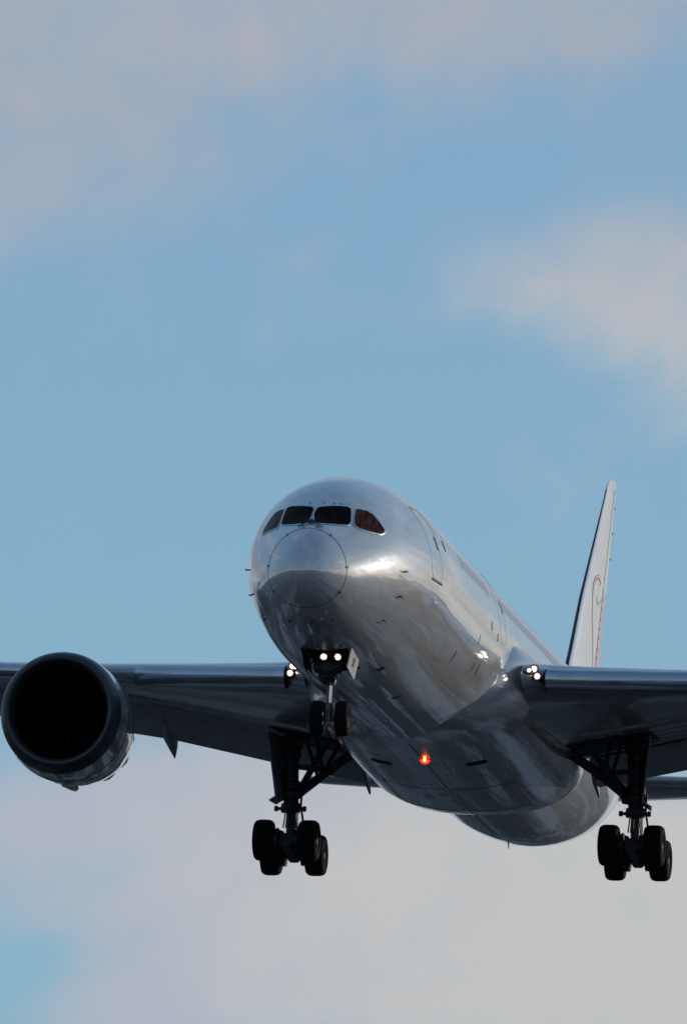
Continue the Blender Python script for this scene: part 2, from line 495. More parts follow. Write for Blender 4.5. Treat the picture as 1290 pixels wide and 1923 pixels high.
# ------------------------------------------------------------------ ground: low fields and paving far below, one sheet out to the horizon
def ground():
    mb = MB()
    n = 90; size = 24000.0
    co = []
    for i in range(n + 1):
        t = (i / n) * 2 - 1
        co.append(math.copysign(abs(t) ** 2.2, t) * size)
    rnd = random.Random(4)
    g = [[mb.bm.verts.new((x, y + 200, 0.0 if max(abs(x), abs(y)) < 900 else rnd.uniform(-2, 6))) for x in co] for y in co]
    for j in range(n):
        for i in range(n):
            mb.bm.faces.new((g[j][i], g[j][i + 1], g[j + 1][i + 1], g[j + 1][i]))
    m = bpy.data.materials.new('airfield_ground'); m.use_nodes = True
    t = m.node_tree; b = t.nodes['Principled BSDF']
    b.inputs['Roughness'].default_value = 0.95; b.inputs['Specular IOR Level'].default_value = 0.1
    tcn = t.nodes.new('ShaderNodeTexCoord'); ob = tcn.outputs['Object']
    big = remap(noise(ob, 0.006, 6, 0.6, t), 0.42, 0.6, t=t)
    fine = noise(ob, 0.15, 6, 0.6, t)
    grass = mixc(fine, (0.010, 0.013, 0.011), (0.030, 0.032, 0.026), t=t)
    pave = mixc(fine, (0.020, 0.021, 0.022), (0.050, 0.050, 0.050), t=t)
    c = mixc(big, grass, pave, t=t)
    sp = t.nodes.new('ShaderNodeSeparateXYZ'); t.links.new(ob, sp.inputs[0])
    strip = mth('ABSOLUTE', mth('ADD', mth('ADD', sp.outputs[0], mth('MULTIPLY', sp.outputs[1], -0.16, t=t), t=t), 6.0, t=t), t=t)
    c = mixc(remap(strip, 24, 26, 1, 0, t=t), c, (0.03, 0.03, 0.032), t=t)
    sv = t.nodes.new('ShaderNodeVectorMath'); sv.operation = 'MULTIPLY'
    t.links.new(ob, sv.inputs[0]); sv.inputs[1].default_value = (1.0, 0.16, 1.0)
    reflect_bands = remap(noise(sv.outputs[0], 0.035, 4, 0.55, t, dist=0.4), 0.51, 0.63, t=t)      # unseen pale bands, added to streak the belly reflections
    c = mixc(reflect_bands, c, (0.30, 0.30, 0.29), t=t)
    reflect_flecks = remap(noise(sv.outputs[0], 0.16, 3, 0.5, t), 0.60, 0.64, t=t)  # small pale flecks, also added for streaks in the belly reflections
    c = mixc(mth('MULTIPLY', reflect_flecks, 0.8, t=t), c, (0.42, 0.42, 0.40), t=t)
    t.links.new(c, b.inputs['Base Color'])
    o = mb.build('ground', m, None, smooth=0)
    o['kind'] = 'structure'
    o['label'] = 'dark airfield ground far below the landing airliner'
    return o
ground()

# ------------------------------------------------------------------ the airliner
root = bpy.data.objects.new('airliner', None)
COL.objects.link(root)
root.matrix_world = PLANE
root['label'] = 'pearl grey twin-engine airliner on final approach with landing gear down and lights on'
root['category'] = 'airplane'

# --- fuselage shell with the nose gear bay cut out
BAY = (4.85, 7.3, 0.60)
sts = [0.0005 + 1.2 * (i / 22) ** 2 for i in range(23)] + [1.2 + (4.85 - 1.2) * i / 24 for i in range(1, 25)]
sts += [4.85 + (7.3 - 4.85) * i / 12 for i in range(1, 13)] + [7.3 + (12 - 7.3) * i / 18 for i in range(1, 19)]
sts += [12 + i * 1.0 for i in range(1, 29)] + [40 + 22.8 * i / 50 for i in range(1, 51)]
NT = 128
fm = MB()
rings = []
for s in sts:
    r = []
    for k in range(NT):
        th = 2 * math.pi * k / NT
        if s > 4 and s < 8.5:                       # line up ring points with the bay edge
            tb = math.asin(0.62 / fus_w(s)); tg = 5 * 2 * math.pi / NT * 0.5 * 2
            k0 = NT // 2; dk = k - k0
            if abs(dk) <= 5: th = math.pi + dk / 5 * tb
            elif abs(dk) < 30:
                sgn = 1 if dk > 0 else -1
                t = (abs(dk) - 5) / 25
                th = math.pi + sgn * (tb + (30 * 2 * math.pi / NT - tb) * t)
        r.append(fpt(s, th))
    rings.append(r)
vs = [[fm.bm.verts.new(p) for p in r] for r in rings]
for a, (ra, rb) in enumerate(zip(vs, vs[1:])):
    for k in range(NT):
        if 4.84 < sts[a] < 7.29 and abs(k + 0.5 - NT // 2) < 5: continue
        fm.bm.faces.new((ra[k], ra[(k + 1) % NT], rb[(k + 1) % NT], rb[k]))
fm.bm.faces.new(vs[0]); fm.bm.faces.new(vs[-1])
fus = fm.build('fuselage', M['skin'], root, smooth=50)

# bay box
mb = MB()
for (s0, s1) in ((4.8, 7.36),):
    zt_ = -1.3
    def q(s, y): return S(s, y, belly_z(s, abs(y)) + 0.01)
    b4 = [q(s0, -.63), q(s0, .63), q(s1, .63), q(s1, -.63)]
    t4 = [S(s0, -.63, zt_), S(s0, .63, zt_), S(s1, .63, zt_), S(s1, -.63, zt_)]
    mb.loft([b4, t4], cap=False)
    vsx = [mb.bm.verts.new(p) for p in t4]; mb.bm.faces.new(vsx)
mb.build('gear_bay', M['dark'], fus, smooth=0)

def seam_ring(s, w, name, parent, m, th0=0, th1=2 * math.pi, n=140):
    mb = MB(); pts = []; ns = []
    for i in range(n + 1):
        th = th0 + (th1 - th0) * i / n
        p = fpt(s, th, 0.002); pts.append(p); ns.append(fus_normal(s, p[1], p[2]))
    ribbon(mb, pts, ns, w); mb.build(name, m, parent, smooth=0)
M['ringseam'] = mat('radome_gap', (0.11, 0.11, 0.12), 0.5, var=0.7, vscale=2.5)
seam_ring(1.17, 0.022, 'radome_seam', fus, M['ringseam'])
# radome latches and lightning strips
for th in (0.58, -0.58, 1.45, -1.45, 2.15, -2.15):
    mb = MB()
    p = Vector(fpt(1.12, th, 0.006)); n = fus_normal(1.12, p.y, p.z)
    q2 = Vector(fpt(1.24, th, 0.006))
    mb.bar(p, q2, 0.05, 0.02, up=n)
    mb.build('radome_latch', M['seam'], fus)

def front_fn(lift):
    def f(y, z, k):
        s = from_front(y, z)
        p = Vector(S(s, y, z)); n = fus_normal(max(s, .02), y, z)
        return p + n * (lift * k if k > 0 else -0.01)
    return f

PF = [(-0.038,0.912),(-0.012,1.127),(0.057,1.179),(0.375,1.232),(0.754,1.266),(0.86,1.221),(0.912,1.092),(0.985,0.729),(0.952,0.609),(0.758,0.565),(0.214,0.53),(0.069,0.591)]
SF = [(-1.003,1.083),(-0.987,1.234),(-0.864,1.268),(-0.471,1.225),(-0.198,1.187),(-0.115,1.119),(-0.091,0.988),(-0.092,0.55),(-0.142,0.52),(-0.53,0.51),(-0.908,0.561),(-0.992,0.638)]
PS = [(1.007,1.087),(1.006,1.197),(1.046,1.228),(1.275,1.215),(1.415,1.145),(1.592,0.951),(1.771,0.699),(1.757,0.596),(1.698,0.522),(1.495,0.522),(1.231,0.551),(1.111,0.628),(1.054,0.772)]
SS = [(-1.062,1.187),(-1.217,1.194),(-1.394,1.134),(-1.527,0.902),(-1.633,0.648),(-1.672,0.498),(-1.618,0.443),(-1.313,0.475),(-1.104,0.515),(-1.059,0.668)]
def grow(P, d):
    cx = sum(p[0] for p in P) / len(P); cy = sum(p[1] for p in P) / len(P)
    out = []
    for p in P:
        v = Vector((p[0] - cx, p[1] - cy)); v = v * (1 + d / v.length)
        out.append((cx + v.x, cy + v.y))
    return out
for P, mm in ((PF, 'glass'), (SF, 'glass'), (PS, 'glass_side'), (SS, 'glass_side')):
    mb = MB(); f_ = front_fn(1.0); rr = []
    for g_, l_f in ((.042, -.01), (.040, .012), (.018, .022), (-.002, .022), (-.004, .004)):
        Q = grow(P, g_); pts = []
        for i in range(len(Q)):
            a, b = Q[i], Q[(i + 1) % len(Q)]
            pts += [(a[0] + (b[0] - a[0]) * j / 4, a[1] + (b[1] - a[1]) * j / 4) for j in range(4)]
        rr.append([f_(y, z, l_f) if l_f > 0 else f_(y, z, -1) for y, z in pts])
    mb.loft(rr, cap=False); mb.build('window_frame', M['frame'], fus, smooth=60)
    mb = MB(); patch(mb, P, front_fn(0.018), rings=8, dens=4, edge=0.01)
    mb.build('cockpit_window', M[mm], fus, smooth=60)
# wipers at the foot of the centre post
for sg in (1, -1):
    mb = MB()
    def fp(y, z, l): 
        s = from_front(y, z); n = fus_normal(s, y, z); return Vector(S(s, y, z)) + n * l
    x0 = 0.0
    mb.tube([fp(x0 + sg * .02, .60, .05), fp(x0 + sg * .10, .52, .06), fp(x0 + sg * .26, .43, .05)], [.03, .022, .018], 8)
    mb.tube([fp(x0 + sg * .16, .40, .03), fp(x0 + sg * .36, .41, .03)], .014, 6)
    mb.build('wiper', M['black'], fus)
mb = MB(); mb.tube([fp(0, .66, .02), fp(0, .58, .06), fp(0, .5, .02)], [.03, .05, .03], 8); mb.build('wiper_hub', M['black'], fus)
# little vents on the brow above the windscreen
for y in (-.33, .08, .36, .55):
    mb = MB(); p = fp(y, 1.36 - .02 * abs(y), .015); q2 = fp(y + .07, 1.36 - .02 * abs(y + .07), .015)
    mb.bar(p, q2, .018, .015, up=(0.3, 0, 1)); mb.build('brow_vent', M['seam'], fus)

# probes and small blade antennas
def probe(s, y, z, ln, out, name='pitot_probe'):
    mb = MB(); n = fus_normal(s, y, z)
    p = Vector(S(s, y, z))
    mb.bar(p - n * .02, p + n * out, .035, .12, up=(1, 0, 0), w1=.025, h1=.07)
    mb.tube([p + n * out + Vector((-.05, 0, 0)), p + n * out + Vector((ln, 0, 0))], [.022, .012], 8)
    mb.build(name, M['black'], fus)
for (s, z) in ((4.5, -.36), (4.53, -1.07)):
    for sg in (1, -1): probe(s, sg * side_y(s, z), z, .15, .08)
for sg in (1, -1): probe(4.47, sg * side_y(4.47, -1.78), -1.78, .14, .07)
for (s, y) in ((2.22, .657), (2.32, -.636), (2.03, .03)): probe(s, y, belly_z(s, y), .12, .07, 'air_sensor')

# small dark vents and ports on the port flank and belly
def flank_fn(lift, sg=1):
    def f(s, z, k):
        y = sg * side_y(s, z); n = fus_normal(s, y, z)
        return Vector(S(s, y, z)) + n * (lift * k if k > 0 else -0.02)
    return f
def belly_fn(lift):
    def f(s, y, k):
        z = belly_z(s, y); n = fus_normal(s, y, z)
        return Vector(S(s, y, z)) + n * (lift * k if k > 0 else -0.02)
    return f
def rrect(cx, cy, w, h, r, n=4):
    out = []
    for sx, sy, a0 in ((1, 1, 0), (-1, 1, 90), (-1, -1, 180), (1, -1, 270)):
        for i in range(n + 1):
            a = R(a0 + 90 * i / n)
            out.append((cx + sx * (w / 2 - r) + r * math.cos(a), cy + sy * (h / 2 - r) + r * math.sin(a)))
    return out
for sg in (1, -1):
    for (s, z, w, h) in ((12.76, -1.55, .12, .34), (15.87, -1.36, .12, .30), (16.6, -1.33, .14, .34), (15.3, -.62, .07, .28), (17.2, 0.06, .20, .28), (18.4, -.1, .16, .24)):
        mb = MB(); patch(mb, rrect(s, z, w, h, .03), flank_fn(.006, sg), rings=2, dens=2)
        mb.build('flank_vent', M['seam'], fus, smooth=60)
for (s, y, w, h) in ((8.08, 1.09, .35, .22), (12.4, .9, .22, .3)):
    mb = MB(); patch(mb, rrect(s, y, w, h, .03), belly_fn(.006), rings=2, dens=2)
    mb.build('belly_vent', M['seam'], fus, smooth=60)

# cabin doors (outline groove, window) both sides
def flank_outline(s0, s1, z0, z1, r, sg, w, name, m):
    P = rrect((s0 + s1) / 2, (z0 + z1) / 2, s1 - s0, z1 - z0, r, 6)
    D = []
    for i in range(len(P)):
        a, b = P[i], P[(i + 1) % len(P)]
        nn = max(1, int(math.hypot(a[0] - b[0], a[1] - b[1]) / .12))
        D += [(a[0] + (b[0] - a[0]) * j / nn, a[1] + (b[1] - a[1]) * j / nn) for j in range(nn)]
    D.append(D[0]); D.append(D[1])
    pts = []; ns = []
    for s, z in D:
        y = sg * side_y(s, z); pts.append(S(s, y, z)); ns.append(fus_normal(s, y, z))
    mb = MB(); ribbon(mb, pts, ns, w); return mb.build(name, m, fus, smooth=0)
M['thin'] = mat('door_groove', (0.33, 0.33, 0.32), 0.5)
M['thin2'] = mat('faint_door_groove', (0.45, 0.45, 0.44), 0.4)
for sg in (1, -1):
    for s0 in (6.95, 18.9, 43.5, 52.0):
        z0 = -.12 if s0 < 50 else .1
        s1 = s0 + 1.2 if s0 != 52.0 else 53.1
        zt1 = 1.95 if s0 < 50 else 2.0
        flank_outline(s0, s1, z0, zt1, .28, sg, .022 if s0 < 10 else .014, 'door_outline', M['thin'] if s0 < 10 else M['thin2'])
        mb = MB(); patch(mb, rrect(s0 + .98, 1.02, .14, .42, .06), flank_fn(.008, sg), rings=2, dens=2); mb.build('door_window', M['glass'], fus, smooth=60)
        if s0 < 10:
            mb = MB(); zz = 1.93
            pts = []; ns = []
            for i in range(9):
                s = s0 + .12 + 1.0 * i / 8; z = zz + (0.02 if i < 7 else -.06 * (i - 6)); y = sg * side_y(s, z); pts.append(S(s, y, z)); ns.append(fus_normal(s, y, z))
            ribbon(mb, pts, ns, .05); mb.build('door_top_gap', M['black'], fus, smooth=0)
            mb = MB(); pts = []; ns = []
            for i in range(9):
                s = s0 + 1.2 * i / 8; z = -.16; y = sg * (side_y(s, z) + .01); pts.append(S(s, y, z)); ns.append(fus_normal(s, y, z))
            ribbon(mb, pts, ns, .06); mb.build('door_sill', M['rim'], fus, smooth=0)
    mb = MB(); patch(mb, rrect(9.2, 1.15, .16, .34, .06), flank_fn(.008, sg), rings=2, dens=2); mb.build('galley_window', M['glass'], fus, smooth=60)
    # cargo door outline
    flank_outline(13.6, 16.2, -2.2, -.75, .15, sg, .018, 'cargo_door_outline', M['thin2'])
wst = [12.3 + .64 * i for i in range(9)] + [20.6 + .62 * i for i in range(35)]
for sg in (1, -1):
    src = None
    for s in wst:
        w = MB(); patch(w, rrect(s, 1.20, .25, .44, .11), flank_fn(.006, sg), rings=2, dens=1)
        w.build('cabin_window', M['cab'], fus, smooth=60)

# --- belly fairing
fw_ = pchip([18.2, 19.2, 20.4, 21.6, 23, 26, 32, 34.5, 36.6, 38], [1.6, 2.35, 2.95, 3.30, 3.42, 3.46, 3.44, 3.25, 2.7, 2.0])
fb_ = pchip([18.2, 19.6, 21, 23, 26, 29, 32, 34.2, 36, 38], [-2.80, -2.96, -3.02, -3.07, -3.18, -3.28, -3.30, -3.18, -2.85, -2.3])
ft_ = pchip([18.2, 20, 21.6, 26, 34, 38], [-1.2, -.1, .7, .9, .2, -1.2])
def fair_pt(s, th):
    w, b, tp = fw_(s), fb_(s), ft_(s)
    m = tp * .62 + b * .38
    c, sn = math.cos(th), math.sin(th)
    e = 0.80
    yy = w * math.copysign(abs(sn) ** e, sn)
    zz = (tp - m) * abs(c) ** e if c > 0 else -(m - b) * abs(c) ** e
    return S(s, yy, m + zz)
mb = MB()
mb.loft([[fair_pt(18.2 + 19.8 * i / 90, 2 * math.pi * k / 96) for k in range(96)] for i in range(91)])
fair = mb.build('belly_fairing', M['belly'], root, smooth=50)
def fair_z(s, y):
    w, b, tp = fw_(s), fb_(s), ft_(s)
    m = tp * .62 + b * .38
    sn = min(1, (abs(y) / w)) ** (1 / .80)
    return m - (m - b) * math.sqrt(max(0, 1 - sn * sn)) ** .80
def fair_fn(lift):
    def f(s, y, k): return Vector(S(s, y, fair_z(s, y) - (lift if k > 0 else -.02)))
    return f
# centre keel seam, gear door seams, access panels, ram-air inlets
mb = MB()
ribbon(mb, [S(s / 4, .0, fair_z(s / 4, 0) - .003) for s in range(82, 140)], [(0, 0, -1)] * 58, .03); mb.build('keel_seam', M['seam'], fair, smooth=0)
for sg in (1, -1):
    pl = [(28.2, .12), (32.6, .12), (32.6, 2.0), (28.2, 2.0), (28.2, .12), (28.3, .12)]
    D = []
    for a, b in zip(pl, pl[1:]):
        D += [(a[0] + (b[0] - a[0]) * j / 10, a[1] + (b[1] - a[1]) * j / 10) for j in range(10)]
    mb = MB(); ribbon(mb, [S(s, sg * y, fair_z(s, y) - .003) for s, y in D], [(0, 0, -1)] * len(D), .022); mb.build('gear_door_seam', M['seam'], fair, smooth=0)
rn = random.Random(7)
for i in range(14):
    s = rn.uniform(21.5, 33); y = rn.uniform(-2.0, 2.0); w = rn.uniform(.3, .7); h = rn.uniform(.25, .5)
    mb = MB(); patch(mb, rrect(s, y, w, h, .05), fair_fn(.004), rings=2, dens=3); mb.build('access_panel', M['belly'] if i % 3 else M['wing'], fair, smooth=60)
for sg in (1, -1):
    mb = MB(); patch(mb, rrect(24.4, sg * 1.45, .5, .62, .05), fair_fn(.01), rings=2, dens=2); mb.build('ram_air_outlet', M['dark'], fair, smooth=60)
    for (s, yy, zz, w, h) in ((22.2, 2.12, -2.2, .35, .55), (23.6, 2.75, -1.62, .35, .75)):
        mb = MB()
        p = Vector(S(s, sg * (yy - .02), zz)); n = Vector((0.25, sg * .72, -.70)).normalized(); tz = Vector((0, sg * .70, .72)).normalized()
        c0 = p - tz * h / 2; c1 = p + tz * h / 2
        mb.loft([[c0 + n * .10, c1 + n * .10, c1 + n * .02 + Vector((.3, 0, 0)) * .1, c0 + n * .02 + Vector((.3, 0, 0)) * .1],
                 [c0 + n * .13 + Vector((-w, 0, 0)), c1 + n * .13 + Vector((-w, 0, 0)), c1 - n * .1 + Vector((-w, 0, 0)), c0 - n * .1 + Vector((-w, 0, 0))]])
        mb.build('ram_air_inlet', M['dark'], fair)
# red anti-collision beacon
BS = 23.3
bz = min(fair_z(BS, 0), belly_z(BS, 0))
mb = MB(); mb.lathe(S(BS, .05, bz + .02), (0, 0, -1), [(0, .02), (0, .17), (.03, .16), (.035, .02)], 20); bc = mb.build('anti_collision_beacon', M['gear'], root)
mb = MB(); mb.ball(S(BS, .05, bz - .01), .15, (1, 1, .8)); mb.build('beacon_lens', M['beacon'], bc)
mb = MB(); mb.ball(S(BS - .13, .06, bz - .03), .05); mb.build('flash_tube', M['beaconcore'], bc)
# antennas under the rear fuselage
for (s, y) in ((43.0, -.36), (16.5, 0)):
    z = belly_z(s, y); mb = MB(); ln = .20
    mb.loft([[S(s - .16, y, z + .03), S(s, y + .03, z + .03), S(s + .2, y, z + .03), S(s, y - .03, z + .03)], [S(s + .06, y, z - ln), S(s + .12, y + .012, z - ln), S(s + .22, y, z - ln), S(s + .12, y - .012, z - ln)]])
    mb.build('blade_antenna', M['flap'], root)

# ------------------------------------------------------------------ wings
def airfoil(n=22, t=.12, camber=.02):
    up, lo = [], []
    for i in range(n + 1):
        x = (1 - math.cos(math.pi * i / n)) / 2
        yt = 5 * t * (.2969 * math.sqrt(x) - .126 * x - .3516 * x * x + .2843 * x ** 3 - .1030 * x ** 4)
        yc = camber * 4 * x * (1 - x)
        up.append((x, yc + yt)); lo.append((x, yc - yt))
    return up[::-1] + lo[1:]
def wring(y, ls, zl, ch, t, inc, sg, camber=.015, n=22):
    ci, si = math.cos(R(inc)), math.sin(R(inc))
    return [S(ls + (x * ci + z * si) * ch, sg * y, zl + (z * ci - x * si) * ch) for x, z in airfoil(n, t, camber)]
WS = [(2.0, 20.05, -1.05, 13.3, .128, 3.2), (3.6, 21.2, -.86, 12.1, .125, 3.0), (5.2, 22.35, -.70, 10.9, .12, 2.5), (7.0, 23.7, -.5, 9.75, .115, 1.4), (10.2, 26.0, -.14, 7.7, .108, -.8),
      (14, 28.8, .35, 6.5, .10, -1.0), (18, 31.6, 1.0, 5.4, .10, -1), (23, 35.1, 2.0, 4.1, .095, -1), (27, 37.9, 3.0, 3.0, .09, -1), (29, 39.8, 3.6, 1.9, .085, 0), (30.05, 41.3, 3.95, .8, .08, 0)]
def wint(y):
    for a, b in zip(WS, WS[1:]):
        if a[0] <= y <= b[0]:
            t = (y - a[0]) / (b[0] - a[0]); return tuple(a[i] + (b[i] - a[i]) * t for i in range(6))
    return WS[-1]
def wing_low(y, f):
    """lower surface at chord fraction f"""
    _, ls, zl, ch, t, inc = wint(y)
    yt = 5 * t * (.2969 * math.sqrt(f) - .126 * f - .3516 * f * f + .2843 * f ** 3 - .1030 * f ** 4)
    z = .015 * 4 * f * (1 - f) - yt
    ci, si = math.cos(R(inc)), math.sin(R(inc))
    return (ls + (f * ci + z * si) * ch, zl + (z * ci - f * si) * ch)

def flap(y0, y1, A, B, sg, parent, name='flap'):
    """A, B = (LE station, LE z, chord, deflection) at both ends"""
    mb = MB(); rr = []
    for i in range(9):
        t = i / 8
        p = [A[k] + (B[k] - A[k]) * t for k in range(4)]
        rr.append(wring(y0 + (y1 - y0) * t, p[0], p[1], p[2], .13, p[3], sg, .02, 14))
    mb.loft(rr); return mb.build(name, M['flap'], parent, smooth=40)

def canoe(mb, s0, s1, y, z0, z1, w, h, sg, n=16, droop=0.0):
    rr = []
    for i in range(n + 1):
        t = i / n
        prf = max(0.02, (math.sin(math.pi * min(1, t * 1.0)) ** .75) if t < .5 else math.cos((t - .5) * math.pi) ** .85 if t < 1 else .02)
        s = s0 + (s1 - s0) * t; z = z0 + (z1 - z0) * t - droop * max(0, t - .55) ** 2
        rr.append([S(s, sg * y + w / 2 * prf * math.cos(2 * math.pi * k / 16), z + h / 2 * prf * math.sin(2 * math.pi * k / 16)) for k in range(16)])
    return mb.loft(rr)

def make_wing(sg):
    side = 'port' if sg > 0 else 'starboard'
    mb = MB()
    ys = [2.0, 2.8, 3.6, 4.4, 5.2, 6.1, 7, 8, 9, 10.2, 12, 14, 16, 18, 20.5, 23, 25, 27, 28, 29, 29.6, 30.05]
    mb.loft([wring(y, *wint(y)[1:], sg) for y in ys])
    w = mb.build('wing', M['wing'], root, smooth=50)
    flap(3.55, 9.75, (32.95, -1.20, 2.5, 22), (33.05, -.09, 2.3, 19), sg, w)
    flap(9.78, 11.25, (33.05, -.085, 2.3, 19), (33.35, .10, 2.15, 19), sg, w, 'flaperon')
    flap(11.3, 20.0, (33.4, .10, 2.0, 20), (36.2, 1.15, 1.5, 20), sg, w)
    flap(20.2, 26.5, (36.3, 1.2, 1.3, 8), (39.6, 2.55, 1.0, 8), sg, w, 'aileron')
    # lower-surface seams, plus bright beads added to imitate a sunlit streak
    for f, wd, mm in ((.52, .10, 'slat'), (.60, .035, 'seam'), (.70, .03, 'seam'), (.80, .05, 'seam'), (.87, .06, 'slat')):
        mb = MB(); pts = []; ns = []
        for i in range(40):
            y = 4.0 + 6.0 * i / 39
            # constant-chord distance from the trailing edge
            ff = 1 - (1 - f) * 10.5 / wint(y)[3]
            s, z = wing_low(y, max(.05, ff)); pts.append(S(s, sg * y, z - .006)); ns.append((0, 0, -1))
        
        if mm == 'slat': mb.tube(pts, wd * (.75 if f < .6 else .5), 8); mb.build('highlight_bead', M['light_alloy'], w, smooth=60)
        else: ribbon(mb, pts, ns, wd); mb.build('panel_seam', M['seam'], w, smooth=0)
    # flap gap: a dark cove
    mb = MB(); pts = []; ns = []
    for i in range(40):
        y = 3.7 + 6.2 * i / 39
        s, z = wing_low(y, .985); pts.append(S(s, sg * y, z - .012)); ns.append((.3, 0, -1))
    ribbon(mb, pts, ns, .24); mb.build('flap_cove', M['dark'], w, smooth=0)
    # slats
    for (y0, y1) in ((3.95, 9.2), (11.4, 16.6), (16.75, 22.0), (22.15, 27.4)):
        mb = MB(); rr = []
        outer = [(.62, .395), (.40, .375), (.18, .30), (.04, .17), (.0, .0), (.03, -.13), (.12, -.25), (.26, -.335), (.36, -.36)]
        inner = [(.38, -.335), (.27, -.29), (.20, -.15), (.19, .02), (.27, .18), (.42, .31), (.62, .375)]
        sec = outer + inner
        for i in range(13):
            y = y0 + (y1 - y0) * i / 12
            _, ls, zl, ch, t, inc = wint(y)
            k = .62 + .38 * min(1, ch / 10)
            if y > 11: k *= .8
            rr.append([S(ls - .46 * k + x * k * 1.3, sg * y, zl - .02 - .06 * k + z * k * .98) for x, z in sec])
        mb.loft(rr); sl = mb.build('slat', M['slat'], w, smooth=60)
        if y0 < 5:
            mb = MB()
            _, ls, zl, ch, t, inc = wint(y0 - .02)
            mb.loft([[S(ls - .46 + x * 1.28, sg * (yy), zl - .08 + z * .96) for x, z in outer + [(.62, -.3)]] for yy in (y0 - .035, y0 - .004)])
            mb.build('slat_end_seal', M['dark'], w)
    # flap track fairings
    for (y, s0, s1, wd, h) in ((9.85, 33.9, 36.2, .48, .52), (14.4, 31.4, 36.6, .5, .6), (19.2, 34.2, 38.6, .42, .6)):
        _, ls, zl, ch, t, inc = wint(y); sl_, zz = wing_low(y, .8)
        mb = MB(); canoe(mb, s0, s1, y, zz - .05, zz - (.78 if y < 12 else .5), wd, h, sg, droop=1.4)
        mb.build('flap_fairing', M['flap'], w)
    mb = MB()
    mb.loft([[S(33.6, sg * 3.5, -1.5), S(33.6, sg * 3.62, -1.5), S(34.4, sg * 3.62, -2.1), S(34.4, sg * 3.5, -2.1)], [S(35.2, sg * 3.54, -1.95), S(35.2, sg * 3.60, -1.95), S(35.45, sg * 3.60, -2.42), S(35.45, sg * 3.54, -2.42)]])
    mb.build('flap_end_plate', M['flap'], w)
    # wing root leading edge glove with the landing lamps
    mb = MB(); rr = []
    for i in range(10):
        t = i / 9; y = 3.28 + .70 * t
        _, ls, zl, ch, tt, inc = wint(y)
        ls2 = ls - .42 * (1 - .4 * t); 
        rr.append([S(ls2 + x * 4.2, sg * y, zl + .03 + z * 4.2 * (1.0 + .25 * (1 - t))) for x, z in airfoil(16, .17, 0)])
    mb.loft(rr); mb.build('wing_root_glove', M['wing'], w, smooth=50)
    return w
wings = {sg: make_wing(sg) for sg in (1, -1)}

# landing lamps in the wing roots
for sg in (1, -1):
    for (y, z, s, r) in ((3.64, -.67, 20.75, .095), (3.73, -.87, 20.85, .085), (3.52, -.73, 20.6, .06)):
        if sg < 0 and y < 3.55: continue
        mb = MB(); mb.lathe(S(s + .30, sg * y, z), (1, 0, 0), [(0, .03), (.02, r + .05), (.30, r + .05), (.32, r + .02), (.30, r), (.22, .02)], 20)
        h = mb.build('landing_lamp', M['gdark'], wings[sg])
        mb = MB(); mb.ball(S(s + .03, sg * y, z), r, (.4, 1, 1)); mb.build('lamp_glow', M['halo'], h)
        mb = MB(); mb.ball(S(s - .02, sg * y, z), r * .74, (.45, 1, 1)); mb.build('lamp_lens', M['lamp'], h)

